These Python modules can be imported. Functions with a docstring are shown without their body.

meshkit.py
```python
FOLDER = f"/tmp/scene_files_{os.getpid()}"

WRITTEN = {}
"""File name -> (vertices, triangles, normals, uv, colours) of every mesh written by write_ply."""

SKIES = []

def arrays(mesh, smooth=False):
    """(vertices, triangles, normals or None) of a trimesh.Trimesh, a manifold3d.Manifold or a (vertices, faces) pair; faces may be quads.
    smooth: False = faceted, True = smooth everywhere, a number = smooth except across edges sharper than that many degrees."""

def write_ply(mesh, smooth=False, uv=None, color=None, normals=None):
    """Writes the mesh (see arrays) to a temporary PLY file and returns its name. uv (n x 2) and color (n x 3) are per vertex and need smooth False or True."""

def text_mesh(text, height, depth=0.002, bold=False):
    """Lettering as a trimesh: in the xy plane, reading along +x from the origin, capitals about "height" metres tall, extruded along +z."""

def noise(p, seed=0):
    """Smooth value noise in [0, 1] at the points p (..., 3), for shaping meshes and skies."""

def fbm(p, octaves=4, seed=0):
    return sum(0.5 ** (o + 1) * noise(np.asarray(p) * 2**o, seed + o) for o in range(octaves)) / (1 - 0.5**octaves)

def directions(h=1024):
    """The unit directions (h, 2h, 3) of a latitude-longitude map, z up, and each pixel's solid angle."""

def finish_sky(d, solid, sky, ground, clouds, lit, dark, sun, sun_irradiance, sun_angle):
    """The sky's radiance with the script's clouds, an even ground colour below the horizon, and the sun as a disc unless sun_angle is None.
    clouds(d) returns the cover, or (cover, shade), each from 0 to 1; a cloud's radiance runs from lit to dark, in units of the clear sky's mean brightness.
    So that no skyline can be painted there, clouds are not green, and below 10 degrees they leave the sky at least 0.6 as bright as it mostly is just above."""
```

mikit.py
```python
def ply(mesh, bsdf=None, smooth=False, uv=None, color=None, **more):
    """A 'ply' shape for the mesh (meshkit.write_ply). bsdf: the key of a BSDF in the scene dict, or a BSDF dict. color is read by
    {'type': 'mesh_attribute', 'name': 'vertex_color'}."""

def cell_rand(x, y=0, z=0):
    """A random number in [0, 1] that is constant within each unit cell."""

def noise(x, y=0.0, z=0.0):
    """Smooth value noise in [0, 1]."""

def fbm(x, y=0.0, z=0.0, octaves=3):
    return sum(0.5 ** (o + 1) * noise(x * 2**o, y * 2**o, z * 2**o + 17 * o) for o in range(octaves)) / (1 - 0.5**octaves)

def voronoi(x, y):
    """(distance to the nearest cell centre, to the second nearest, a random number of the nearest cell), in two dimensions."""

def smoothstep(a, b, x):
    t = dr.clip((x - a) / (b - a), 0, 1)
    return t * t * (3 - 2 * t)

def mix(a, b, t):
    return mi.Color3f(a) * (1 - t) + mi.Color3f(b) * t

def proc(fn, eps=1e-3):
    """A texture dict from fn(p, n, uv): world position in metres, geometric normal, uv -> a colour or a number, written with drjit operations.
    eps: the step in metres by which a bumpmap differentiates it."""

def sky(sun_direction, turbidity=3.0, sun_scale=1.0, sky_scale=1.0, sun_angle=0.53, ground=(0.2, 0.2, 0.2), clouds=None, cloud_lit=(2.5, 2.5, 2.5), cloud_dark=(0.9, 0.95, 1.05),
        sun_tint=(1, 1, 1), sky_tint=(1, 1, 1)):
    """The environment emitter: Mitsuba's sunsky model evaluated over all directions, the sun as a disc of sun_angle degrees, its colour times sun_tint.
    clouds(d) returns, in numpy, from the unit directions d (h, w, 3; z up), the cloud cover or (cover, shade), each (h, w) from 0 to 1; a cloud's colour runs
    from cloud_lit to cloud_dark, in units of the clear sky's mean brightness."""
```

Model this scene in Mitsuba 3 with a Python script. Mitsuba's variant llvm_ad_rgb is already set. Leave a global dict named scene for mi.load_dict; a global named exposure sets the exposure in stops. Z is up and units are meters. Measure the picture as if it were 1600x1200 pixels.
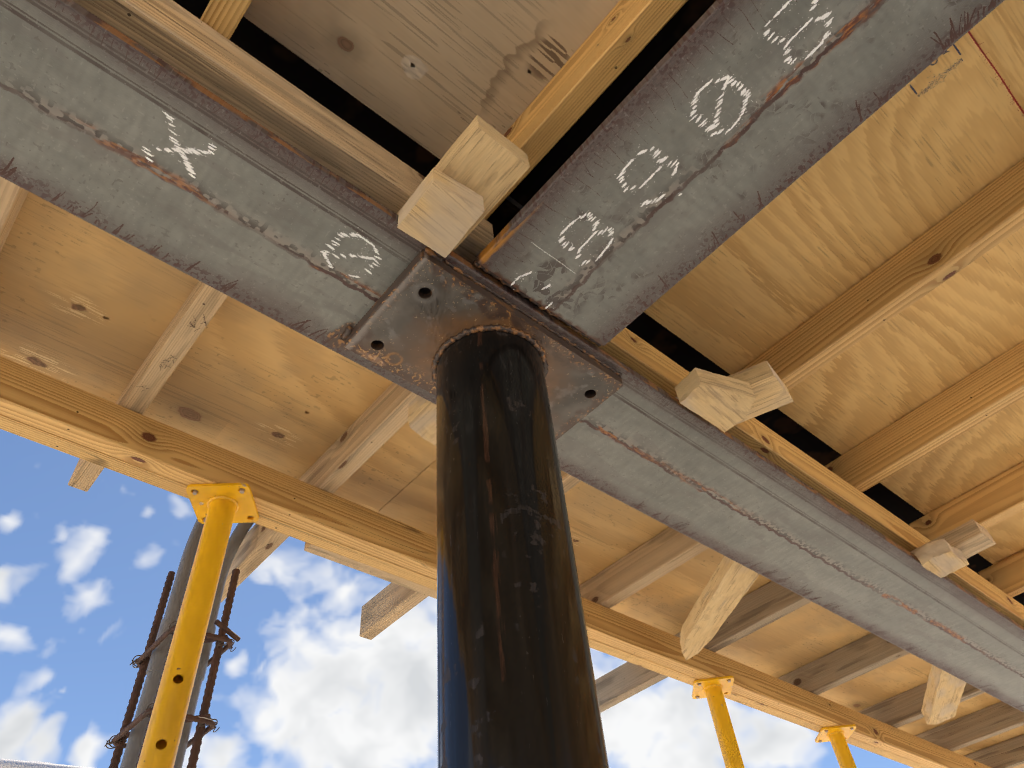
import math, random
import numpy as np, trimesh, mitsuba as mi, drjit as dr, manifold3d as m3
import shapely, shapely.geometry as sg
import mikit, meshkit
from mikit import noise, fbm, smoothstep, mix, cell_rand, proc
from mitsuba import ScalarTransform4f as T

# ------------------------------------------------------------------ camera, sky, exposure
EYE = 1.6                                       # camera height above the ground; heights below are given from the eye
RIGHT = np.array([0.75596478, -0.65000785, -0.07750511])
DOWN = np.array([0.43596726, 0.5882463, -0.6811012])
FWD = np.array([0.48831322, 0.48109883, 0.72807563])
origin = np.array([0, 0, EYE])
scene, labels = {}, {}
scene['type'] = 'scene'
scene['camera'] = {'type': 'perspective', 'fov': math.degrees(2 * math.atan(800 / 1153.19)), 'fov_axis': 'x', 'near_clip': 0.02, 'far_clip': 2000.0,
                   'to_world': T().look_at(origin=origin.tolist(), target=(origin + FWD).tolist(), up=(-DOWN).tolist())}


def azel(a, e):
    a, e = math.radians(a), math.radians(e)
    return np.array([math.sin(a) * math.cos(e), math.cos(a) * math.cos(e), math.sin(e)])


# cumulus heads: azimuth (from +y towards +x), elevation, radius in degrees, weight
HEADS = [(28.8, 24.9, 4.7, 1.25), (26.7, 22.8, 3.5, 1.2), (32.0, 27.2, 3.5, 1.15), (34.7, 24.6, 5.2, 1.3), (31.0, 21.2, 4.5, 1.25), (25.7, 27.5, 2.4, 0.95), (39.7, 25.3, 6.5, 1.3), (34.6, 29.0, 2.7, 1.0), (43.7, 24.2, 6.4, 1.2), (26.8, 32.2, 2.3, 0.62), (29.9, 31.4, 2.5, 0.66), (23.7, 33.1, 1.9, 0.56), (32.6, 31.0, 2.3, 0.7), (21.9, 31.8, 1.1, 0.5), (51.6, 21.2, 3.7, 1.25), (54.6, 21.4, 3.1, 1.2), (57.7, 20.1, 3.4, 1.2), (60.3, 18.8, 2.7, 1.1), (54.6, 18.2, 3.9, 1.2), (62.4, 18.0, 1.7, 0.8), (48.8, 22.0, 3.4, 1.2), (8.2, 31.6, 1.5, 0.95), (10.3, 29.4, 1.0, 0.66), (6.6, 31.9, 0.8, 0.6), (8.5, 21.6, 1.7, 1.15), (8.4, 20.2, 1.7, 1.15), (10.5, 20.0, 1.2, 1.0), (4.3, 28.9, 1.0, 0.85), (2.8, 31.9, 0.8, 0.75), (5.9, 25.7, 0.9, 0.7), (9.1, 24.0, 0.8, 0.72), (13.6, 19.7, 1.1, 1.0), (21.2, 20.1, 1.5, 1.1), (19.4, 20.2, 1.1, 0.9), (21.5, 26.4, 0.9, 0.8), (14.5, 35.5, 0.9, 0.6), (11.3, 34.7, 0.6, 0.5), (13.0, 32.2, 0.6, 0.5), (10.8, 23.0, 0.3, 0.45), (20.3, 36.9, 0.5, 0.45)]


def clouds(d):
    warp = np.stack([meshkit.fbm(d * 16 + k * 7, 4, 20 + k) - .5 for k in range(3)], -1)
    q = d + warp * .055
    q = q / np.linalg.norm(q, axis=-1, keepdims=True)
    head = np.full(d.shape[:2], -1.0)
    for a, e, r, w in HEADS:
        c = np.clip(q @ azel(a, e), -1, 1)
        head = np.maximum(head, w * np.exp(-(np.degrees(np.arccos(c)) / r) ** 2))
    puff = meshkit.fbm(q * 22, 4, 3) - .5
    fine = meshkit.fbm(q * 46 + 3, 3, 8) - .5
    billow = .5 - np.abs(meshkit.fbm(q * 26 + 9, 4, 41) - .5) * 2
    a = np.degrees(np.arctan2(d[..., 0], d[..., 1]))
    inview = np.clip((74 - np.abs(a - 32)) / 25, 0, 1) * np.clip((55 - np.degrees(np.arcsin(np.clip(d[..., 2], -1, 1)))) / 15, 0, 1)
    wide = np.clip((meshkit.fbm(q * 3.1, 4, 31) - .50) * 4, 0, 1) * (1 - inview)       # the same sort of scattered cumulus all round
    v = np.maximum(head, wide) + .75 * puff + .95 * fine + .22 * (billow - .3)
    cover = np.clip((v - .26) / .70, 0, 1)
    cover = 1 - (1 - cover) ** 1.3
    soft = meshkit.fbm(q * 12 + 5, 4, 14)
    shade = np.clip((v - .85) * .7 + 2.4 * (soft - .50) + .8 * (meshkit.fbm(q * 30, 3, 55) - .5), 0, 1)
    return cover * .98, shade * .6


scene['sky'] = mikit.sky(azel(42, 66), turbidity=3.0, sky_scale=1.0, sun_scale=1.0, ground=(.5, .46, .40), clouds=clouds, cloud_lit=(2.5, 2.5, 2.48), cloud_dark=(1.35, 1.42, 1.48),
                         sky_tint=(.82, .87, 1.0))
exposure = 1.84

# ------------------------------------------------------------------ materials


def c3(*a):
    return mi.Color3f(*a)


def wood_fn(light, late, knotc, tint, grey=0.0, greyc=(.3, .27, .22), stain=0.0):
    """Solid-sawn lumber: growth rings about a pith outside the board, with knots. uv carries board number, run along the board and place in the section."""
    def fn(p, n, uv):
        u, v = mi.Float(uv.x), mi.Float(uv.y)
        seed = dr.floor(u / 11)
        s = u - seed * 11 - 5.5
        code = dr.floor(v)
        w = v - code - .5
        end = code > 1.5
        a = dr.select(code < .5, w, dr.select(end, s, .0445))
        b = dr.select(code < .5, .019, w)
        s = dr.select(end, 0., s)
        r1, r2, r3 = cell_rand(seed, 3), cell_rand(seed, 7), cell_rand(seed, 11)
        a0 = (r1 - .5) * .10
        b0 = -.035 - .09 * r2
        cell = dr.floor(s / .37)
        kr = cell_rand(cell, seed, 5)
        sk = (cell + .2 + .6 * cell_rand(cell, seed, 6)) * .37
        ak = (cell_rand(cell, seed, 8) - .5) * .07
        rk = dr.select(kr < .34, .004 + .008 * cell_rand(cell, seed, 9), 0.)
        wk = dr.select(code < .5, a, b * 2)
        dk = dr.sqrt(dr.square((s - sk) * .7) + dr.square(wk - ak) + 1e-9)
        near = dr.exp(-dr.square(dk / (2.4 * rk + 1e-5)))
        aw = a + .016 * (noise(s * 1.1 + 3 * seed, seed) - .5)
        bw = b + .030 * (noise(s * .7 + 5 * seed, seed + 9) - .5) + .004 * (noise(s * 3.1, seed + 2) - .5)
        r = dr.sqrt(dr.square(aw - a0) + dr.square(bw - b0)) + .009 * near + .0012 * noise(s * 5, w * 160, seed)
        t = r / (.0032 + .0024 * r3) + seed * .37
        f = t - dr.floor(t)
        band = smoothstep(.15, .85, f) * (1 - smoothstep(.88, 1.0, f))
        yr = cell_rand(dr.floor(t), seed)
        fib = noise(s * 9, w * 700, seed) * .6 + noise(s * 40, w * 1900, seed) * .4
        patch = fbm(s * 2.2, w * 22, seed)
        col = mix(light, late, dr.clip(band * (.5 + .6 * yr) + .25 * (fib - .5), 0, 1))
        col = col * (.80 + .40 * patch) * (1 + tint * (c3(r1, r1 * .8 + r2 * .2, r1 * .6 + r3 * .4) - .5))
        if grey:
            g = dr.clip(grey * (.5 + 1.0 * fbm(s * 3.1 + 9, w * 40, seed + 4)) , 0, 1)
            col = mix(col, c3(*greyc) * (.7 + .5 * fib), g)
        if stain:
            col = col * (1 - stain * smoothstep(.55, .75, fbm(s * 7 + 3, w * 60, seed + 8)))
        crack = smoothstep(.47, .5, noise(s * 1.6, w * 90, seed + 21)) * (1 - smoothstep(.5, .53, noise(s * 1.6, w * 90, seed + 21))) * smoothstep(.6, .75, noise(s * 2.3, seed + 31))
        col = col * (1 - .55 * crack)
        kn = 1 - smoothstep(.75 * rk, 1.15 * rk + 1e-5, dk + .0012 * noise(s * 300, w * 300))
        col = mix(col, c3(*knotc) * (.7 + .6 * noise(dk * 900, seed)), kn * (rk > 0))
        col = mix(col, col * .72, near * (1 - kn) * .8)
        nail = 1 - smoothstep(.0016, .0022, dr.sqrt(dr.square(s - (dr.floor(s / .41) + .5) * .41) + dr.square(w - .02 * (r2 - .5))))
        return col * (1 - .8 * nail)
    return fn


def wood_bump(p, n, uv):
    u, v = mi.Float(uv.x), mi.Float(uv.y)
    w = v - dr.floor(v)
    return noise(u * 22, w * 900) * .5 + noise(u * 60, w * 2500) * .3 + fbm(u * 30, w * 60) * .6


def add_mat(key, color, rough=.6, bump=None, scale=0.0, eps=1e-3, **more):
    b = {'type': 'principled', 'base_color': color, 'roughness': rough, **more}
    if bump is not None:
        b = {'type': 'bumpmap', 'bump': proc(bump, eps), 'scale': scale, 'bsdf': b}
    scene[key] = {'type': 'twosided', 'bsdf': b}


def rough_cut_fn(p, n, uv):
    """Rough offcut: torn cream-coloured fibres with dark grooves between them."""
    u, v = mi.Float(uv.x), mi.Float(uv.y)
    seed = dr.floor(u / 11)
    s, code = u - seed * 11, dr.floor(v)
    w = v - code - .5 + .006 * (noise(s * 5, seed) - .5) + .0016 * (fbm(s * 22, w0(v) * 60, seed, 3) - .5)
    end = code > 1.5
    g = noise(w * 330, s * 14, seed) * .65 + noise(w * 760, s * 30, seed) * .35
    ring = dr.sqrt(dr.square(w - .03) + dr.square(s - 5.5)) * 260
    g = dr.select(end, .35 + .3 * (ring - dr.floor(ring)), g)
    groove = smoothstep(.44, .22, g) * smoothstep(.25, .55, fbm(s * 16, w * 55, seed + 3))
    tone = fbm(s * 9, w * 40, seed + 5, 4)
    col = mix((.66, .50, .265), (.56, .395, .185), tone)
    col = col * (.90 + .18 * noise(w * 900, s * 60))
    col = mix(col, c3(.26, .165, .085), groove * .55)
    blot = smoothstep(.60, .74, fbm(s * 34, w * 70, seed + 9, 4))
    col = mix(col, c3(.34, .23, .12), blot * .35)
    return mix(col, c3(.47, .40, .31), smoothstep(.5, .75, fbm(s * 7 + 2, w * 20, seed + 11)) * .6)


def w0(v):
    return v - dr.floor(v)


def rough_cut_bump(p, n, uv):
    u, v = mi.Float(uv.x), mi.Float(uv.y)
    w = w0(v)
    return noise(w * 330, u * 14) * .7 + noise(w * 760, u * 30) * .3 + .8 * fbm(u * 40, w * 60)
add_mat('fresh_wood', proc(wood_fn((.70, .455, .165), (.46, .245, .068), (.16, .06, .025), .16)), .55, wood_bump, .0006, 4e-4, specular=.35)
add_mat('used_wood', proc(wood_fn((.62, .425, .20), (.38, .23, .09), (.14, .08, .04), .12, .5, (.47, .39, .275), .28)), .7, wood_bump, .0011, 4e-4, specular=.3)
add_mat('grey_wood', proc(wood_fn((.47, .355, .225), (.28, .19, .105), (.10, .06, .035), .16, .75, (.36, .30, .215), .35)), .75, wood_bump, .0013, 4e-4, specular=.3)
add_mat('rough_cut', proc(rough_cut_fn), .8, rough_cut_bump, .0030, 4e-4, specular=.25)


def ply_fn(light, dark, contrast, freq, dirt, dirtc, streak, tears=(), knots=()):
    """Rotary-cut face veneer: flat bands where the knife crosses the growth rings, feathered along the grain (x)."""
    def fn(p, n, uv):
        x, y = mi.Float(p.x), mi.Float(p.y)
        k = dr.floor(mi.Float(uv.x) / 40)
        ox, oy = 7.3 * k, 3.1 * k
        h = fbm(x * 1.05 + ox, y * 2.6 + oy, k, 2) + .42 * fbm(x * .45 + ox, y * 1.2, k + 5, 2)
        jag = (noise(x * 38, y * 420, k) - .5) * .060 + (noise(x * 11, y * 120, k) - .5) * .05
        t = h * freq + jag * freq * .6 + y * freq * .8
        f = t - dr.floor(t)
        band = smoothstep(.0, .7, f) * (1 - smoothstep(.80, 1.0, f))
        yr = .35 + .55 * cell_rand(dr.floor(t), k)
        fib = noise(x * 14, y * 520, k) * .55 + noise(x * 50, y * 1500, k) * .45
        col = mix(light, dark, dr.clip(band * yr * contrast + .16 * (fib - .5), 0, 1))
        broad = fbm(x * 1.7 + 4 + ox, y * 5 + oy, k + 2)
        col = col * (.84 + .34 * broad)
        # cup of dark pore flecks along the grain
        fl = smoothstep(.80, .92, noise(x * 22, y * 650, k + 7)) * smoothstep(.5, .7, noise(x * 5, y * 12, k + 8))
        col = col * (1 - .25 * fl)
        if streak:
            cr = noise(x * 9 + ox, y * 380 + oy, k + 11)
            line = smoothstep(.78, .84, cr) * smoothstep(.45, .62, fbm(x * 3 + ox, y * 7, k + 12))
            col = col * (1 - streak * line)
        if dirt:
            d1 = smoothstep(.42, .72, fbm(x * 3.6 + oy, y * 5.2 + ox, k + 3, 4))
            d2 = smoothstep(.50, .78, fbm(x * 11 + ox, y * 16, k + 4, 4))
            spots = smoothstep(.84, .90, noise(x * 90, y * 240, k + 6)) * smoothstep(.6, .75, noise(x * 9, y * 9, k))
            col = mix(col, c3(*dirtc) * (.75 + .5 * fib), dr.clip(dirt * (d1 * .75 + d2 * .4), 0, 1))
            col = col * (1 - .45 * spots * dirt)
            # knots of the face veneer
            cx, cy = dr.floor(x / .33), dr.floor(y / .21)
            kx, ky = (cx + .2 + .6 * cell_rand(cx, cy, k)) * .33, (cy + .2 + .6 * cell_rand(cx, cy, k + 50)) * .21
            kr = dr.select(cell_rand(cx, cy, k + 70) < .36, .008 + .012 * cell_rand(cx, cy, k + 90), 0.)
            dk = dr.sqrt(dr.square((x - kx) * .62) + dr.square(y - ky)) + .004 * (noise(x * 120, y * 150) - .5)
            kn = (1 - smoothstep(kr * .7, kr + 1e-4, dk)) * (kr > 0)
            col = mix(col, c3(.17, .085, .045) * (.7 + .7 * noise(dk * 700, k)), kn * .8)
            halo = dr.exp(-dr.square(dk / (kr * 2 + 1e-5))) * (1 - kn)
            col = col * (1 - .38 * halo)
        for hx, hy, r in knots:
            d = dr.sqrt(dr.square((x - hx) * .6) + dr.square(y - hy)) + .004 * (noise(x * 130, y * 150) - .5)
            col = mix(col, c3(.16, .085, .045) * (.5 + noise(x * 260, y * 420)), (1 - smoothstep(r * .7, r, d)) * .85)
            fray = smoothstep(.66, .74, noise(x * 26, y * 520, k + 60)) * dr.exp(-dr.square((x - hx) / (5 * r)) - dr.square((y - hy) / (2.6 * r))) * smoothstep(r, 1.3 * r, d)
            col = mix(col, c3(.74, .58, .32), smoothstep(.1, .45, fray) * .8)
        if tears:
            for hx, hy, r in tears:
                d = dr.sqrt(dr.square((x - hx) * .8) + dr.square(y - hy)) + .010 * (fbm(x * 70, y * 70, k, 3) - .5)
                col = mix(col, c3(.60, .52, .39) * (.7 + .5 * noise(x * 90, y * 400)), (1 - smoothstep(r * .8, r, d)) * .85)
            tear = smoothstep(.52, .60, noise(x * 34, y * 300, k + 40)) * dr.exp(-dr.square((x - .352) / .028) - dr.square((y - .198) / .036))
            col = mix(col, c3(.14, .095, .055), smoothstep(.22, .6, tear) * .85)
            edge = x - .318 - .030 * (noise(y * 30, 3) - .5) - .016 * (noise(y * 120, 4) - .5)
            lip = smoothstep(-.004, .0, edge) * (1 - smoothstep(.0, .020, edge)) * smoothstep(.15, .19, y) * (1 - smoothstep(.30, .33, y))
            col = mix(col, c3(.20, .135, .075), lip * .6)
        return col
    return fn


def ply_bump(p, n, uv):
    return noise(p.x * 20, p.y * 600) * .6 + fbm(p.x * 8, p.y * 90) * .6


add_mat('new_plywood', proc(ply_fn((.74, .50, .195), (.52, .305, .095), .9, 11.0, 0.0, None, 0.10)), .6, ply_bump, .0005, 5e-4, specular=.3)
add_mat('used_plywood', proc(ply_fn((.66, .445, .185), (.46, .275, .095), .75, 6.0, .5, (.38, .275, .15), .2, (), [(-.002, 1.026, .009), (.428, 1.114, .009), (-.016, 1.193, .011), (1.21, 1.03, .006)])), .62, ply_bump, .0007, 5e-4, specular=.3)
add_mat('grey_plywood', proc(ply_fn((.56, .445, .285), (.43, .33, .20), .6, 9.0, .7, (.36, .29, .19), .25, [(.208, .329, .0175)])), .75, ply_bump, .0010, 5e-4, specular=.25)
add_mat('dark_void', {'type': 'rgb', 'value': [.035, .03, .026]}, .8)


def scale_steel(l, t, k, edge_lo, line, groove=None):
    """Mill scale: grey-green skin, purple-brown oxide towards the flange tips, a rusty seam under the web."""
    big = fbm(l * 5 + k, t * 2.2, k, 4)
    mid = fbm(l * 26, t * 10 + k, k + 1, 4)
    grain = noise(l * 420, t * 260, k)
    brush = noise(l * 210, t * 9, k + 3)                       # drag marks across the rolling direction
    col = mix((.122, .130, .114), (.228, .236, .208), dr.clip(.5 + .85 * (big - .5) + .42 * (mid - .5), 0, 1))
    fine = noise(l * 120, t * 3.5, k + 15) * .6 + noise(l * 34, t * 1.2, k + 16) * .4
    col = col * (.80 + .10 * grain + .16 * brush + .18 * fine)
    tip = smoothstep(edge_lo, 1.02, dr.abs(t) + .34 * (big - .5) + .14 * (mid - .5))
    col = mix(col, c3(.080, .057, .052) * (.75 + .5 * grain), tip * .92)
    blot = smoothstep(.60, .72, fbm(l * 13 + 7, t * 5 + k, k + 8, 4))
    col = mix(col, c3(.125, .115, .105), blot * .35)
    speck = smoothstep(.60, .70, noise(l * 300, t * 40, k + 5)) * smoothstep(.70, .98, dr.maximum(t, -t - .06) + .25 * (mid - .5))
    col = mix(col, c3(.06, .028, .024), speck * .85)
    ds = smoothstep(.83, .88, noise(l * 260, t * 34, k + 9)) * smoothstep(.48, .62, mid)
    col = mix(col, c3(.07, .06, .05), ds * .35)
    # seam
    wob = .050 * (fbm(l * 7, k, 3, 3) - .5) + .045 * (noise(l * 90, k, 5) - .5)
    d = t - line - wob
    crust = smoothstep(-.20, -.02, d) * (1 - smoothstep(-.02, .015, d)) * (.25 + .75 * smoothstep(.28, .5, fbm(l * 4.5, k + 2, 1, 2)))
    pit = noise(l * 170, t * 26, k + 12)
    col = mix(col, mix((.23, .205, .175), (.050, .038, .032), smoothstep(.42, .66, pit)), crust * .85)
    on = .35 + .65 * smoothstep(.25, .45, fbm(l * 6, k + 4, 2, 3))
    seam = (1 - smoothstep(.014, .034, dr.abs(d) + .018 * (noise(l * 240, t * 30) - .5))) * on
    col = mix(col, c3(.058, .026, .020), seam * .95)
    rust = smoothstep(.52, .60, fbm(l * 22 + 3, t * 14, k + 6, 4)) * (1 - smoothstep(.02, .095, dr.abs(d + .035))) * smoothstep(.38, .52, fbm(l * 3.2, k + 9, 4, 2))
    col = mix(col, mix((.110, .036, .018), (.30, .11, .022), smoothstep(.3, .8, noise(l * 150, t * 60))), rust * .95)
    if groove is not None:
        for g0, slope, wide, power in groove:
            dg = t - g0 - slope * l - .012 * (fbm(l * 9, g0 * 5, 1, 3) - .5)
            ln = (1 - smoothstep(wide * .5, wide * 1.25, dr.abs(dg))) * (.6 + .4 * noise(l * 60, g0 * 9))
            ln = ln * (.6 + .4 * smoothstep(.3, .5, fbm(l * 5, g0 * 3, 7, 2)))
            col = mix(col, c3(.050, .036, .029), ln * power)
    lite = smoothstep(.86, .91, noise(l * 300, t * 40, k + 30))
    return mix(col, c3(.36, .355, .33), lite * .16)


def girder_fn(p, n, uv):
    x, y = mi.Float(p.x), mi.Float(p.y)
    t = (y - .5545) / .1205
    col = scale_steel(x, t, 2.0, .56, .03, [(-.655, .085, .022, 1.0), (-.700, .085, .010, .9), (-.835, .02, .018, 1.0), (-.878, .02, .013, .9)])
    edge = (dr.abs(n.z) < .5) * smoothstep(.42, .6, fbm(x * 30, p.z * 70, 2, 3))
    col = mix(col, c3(.30, .125, .03), edge * .6)
    near = dr.sqrt(dr.square(dr.maximum(dr.maximum(.314 - x, x - .706), 0)) + dr.square(dr.maximum(dr.maximum(.447 - y, y - .642), 0)))
    weld = dr.exp(-dr.square(near / .022)) * (.45 + .55 * smoothstep(.60, .65, y)) + .5 * dr.exp(-dr.square((x - .300) / .03) - dr.square((y - .655) / .02))
    stain = smoothstep(.36, .62, weld * (.25 + 1.1 * fbm(x * 55, y * 55, 9, 4)))
    return mix(col, mix((.075, .045, .030), (.33, .155, .04), smoothstep(.55, .78, noise(x * 300, y * 300) * .6 + .4 * fbm(x * 70, y * 70, 3, 3))), stain * .85 * (dr.abs(t) < 1.02))


def second_fn(p, n, uv):
    x, y = mi.Float(p.x), mi.Float(p.y)
    t = (x - .512) / .1255
    col = scale_steel(y, t, 5.0, .48, .10)
    edge = smoothstep(-.90, -.97, t) * smoothstep(.48, .62, fbm(y * 22, x * 90, 2, 3)) * smoothstep(.25, .37, y)
    col = mix(col, c3(.42, .19, .03), edge)
    d1, d2, rr = mikit.voronoi(x * 95 + 3 * noise(x * 60, y * 60), y * 75)
    flake = (rr < .62) * smoothstep(.02, .10, d2 - d1) * smoothstep(.40, .62, fbm(x * 40, y * 40, 4, 3) * .7 + .62 * dr.exp(-dr.square((y - .383) / .028) - dr.square((x - .485) / .030)))
    col = mix(col, c3(.075, .062, .055), flake * .85)
    return mix(col, c3(.10, .05, .03), smoothstep(.413, .4205, y + .006 * (noise(x * 160) - .5)))


def steel_bump(p, n, uv):
    return fbm(p.x * 22, p.y * 22, 3, 4) * .8 + .18 * noise(p.x * 300, p.y * 300)


add_mat('girder_scale', proc(girder_fn), .46, steel_bump, .0022, 6e-4, specular=.45)
add_mat('second_scale', proc(second_fn), .46, steel_bump, .0022, 6e-4, specular=.45)
add_mat('shaded_steel', proc(lambda p, n, uv: mix((.030, .026, .023), (.10, .055, .028), smoothstep(.60, .72, fbm(p.x * 16, p.y * 16, p.z * 16, 4)))), .8, specular=.15)  # near-black is the shade inside the beams put into colour, plus rust patches


def plate_fn(p, n, uv):
    x, y = mi.Float(p.x), mi.Float(p.y)
    u, w = .8 * x + .6 * y, .8 * y - .6 * x
    a = fbm(u * 16, w * 16, 1, 5)
    b = fbm(u * 70 + 5, w * 70, 4, 4)
    col = mix((.050, .044, .035), (.118, .108, .090), smoothstep(.30, .72, a))
    col = mix(col, c3(.17, .165, .155), smoothstep(.62, .74, fbm(u * 38, w * 52, 8, 4)) * .6)
    col = mix(col, c3(.095, .058, .034), smoothstep(.48, .66, fbm(u * 12 + 3, w * 12, 6, 4)) * .75)
    r = dr.sqrt(dr.square(x - .514) + dr.square(y - .550))
    heat = smoothstep(.140, .086, r + .06 * (a - .5))
    col = mix(col, c3(.19, .095, .036), heat * (.3 + .8 * b))
    crumb = smoothstep(.60, .74, noise(u * 330, w * 330, 2) * .6 + .4 * b)
    ex = dr.minimum(dr.minimum(x - .314, .706 - x), dr.minimum(y - .447, .642 - y))
    edge = smoothstep(.024, .0, ex + .050 * (b - .5))
    col = mix(col, mix((.062, .036, .024), (.34, .15, .035), crumb), edge * .9)
    far = smoothstep(.608, .640, y + .035 * (b - .5))
    col = mix(col, mix((.075, .04, .025), (.42, .22, .06), crumb), far * .85)
    corner = dr.exp(-dr.square((x - .352) / .05) - dr.square((y - .636) / .010))
    col = mix(col, mix((.38, .19, .05), (.42, .28, .20), noise(u * 320, w * 320)), smoothstep(.42, .62, corner * (.2 + .9 * b)) * (.35 + .6 * crumb))
    spk = smoothstep(.86, .91, noise(u * 420, w * 420, 3)) * smoothstep(.5, .65, b)
    col = mix(col, c3(.42, .30, .15), spk * .6)
    ring = dr.exp(-dr.square((dr.sqrt(dr.square(x - .3515) + dr.square(y - .4935)) - .0145) / .0040))
    col = mix(col, c3(.20, .195, .185), ring * .28)
    ring2 = dr.exp(-dr.square((dr.sqrt(dr.square(x - .386) + dr.square(y - .618)) - .011) / .0022)) * smoothstep(.3, .55, b)
    col = mix(col, c3(.34, .16, .035), ring2 * .6)
    side = dr.abs(n.z) < .5
    col = dr.select(side, mix((.060, .042, .033), (.15, .075, .032), smoothstep(.55, .75, fbm(x * 60, y * 60, p.z * 90, 3))), col)
    bright = smoothstep(.328, .319, x + .010 * (b - .5)) * smoothstep(.315, .318, x)
    return mix(col, c3(.30, .285, .26), bright * .55)


add_mat('plate_steel', proc(plate_fn), .40, steel_bump, .003, 6e-4, specular=.5)


def weld_fn(p, n, uv):
    f = fbm(p.x * 120, p.y * 120, p.z * 120, 3)
    return mix((.050, .034, .025), (.30, .14, .045), smoothstep(.45, .75, f))


add_mat('weld_bead', proc(weld_fn), .5)


def pipe_fn(p, n, uv):
    a, z = dr.atan2(p.y - .550, p.x - .514), mi.Float(p.z) - 1.6
    v = fbm(a * 5, z * 1.1, 3, 3)
    col = mix((.0065, .006, .0055), (.013, .011, .0095), smoothstep(.35, .7, v))
    # a patchy rust run down the side that faces the camera
    c = a + 2.46 + .05 * (noise(z * 7, 2) - .5)
    run = (1 - smoothstep(.010, .050, dr.abs(c) + .11 * (fbm(a * 40, z * 30, 1, 3) - .5))) * smoothstep(.50, .60, noise(z * 13, 3, 8) * .55 + .45 * noise(z * 37, 5, 2))
    col = mix(col, mix((.030, .014, .009), (.080, .036, .021), noise(a * 130, z * 110)), run * .62)
    scuff = smoothstep(.62, .68, fbm(a * 6, z * 85, 5, 4)) * smoothstep(.58, .68, fbm(a * 4 + 3, z * 12, 6, 3))
    col = mix(col, c3(.048, .037, .032) * (.4 + noise(a * 60, z * 120)), scuff * .42)
    run2 = smoothstep(.62, .72, fbm(a * 7 + 9, z * 5, 12, 4)) * smoothstep(.1, -.5, z - .3)
    col = mix(col, c3(.055, .026, .017), run2 * .7)
    dot = smoothstep(.935, .955, noise(a * 60, z * 130, 4)) * smoothstep(.5, .6, fbm(a * 5, z * 6, 9, 2))
    return mix(col, c3(.10, .09, .08), dot * .3)


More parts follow.
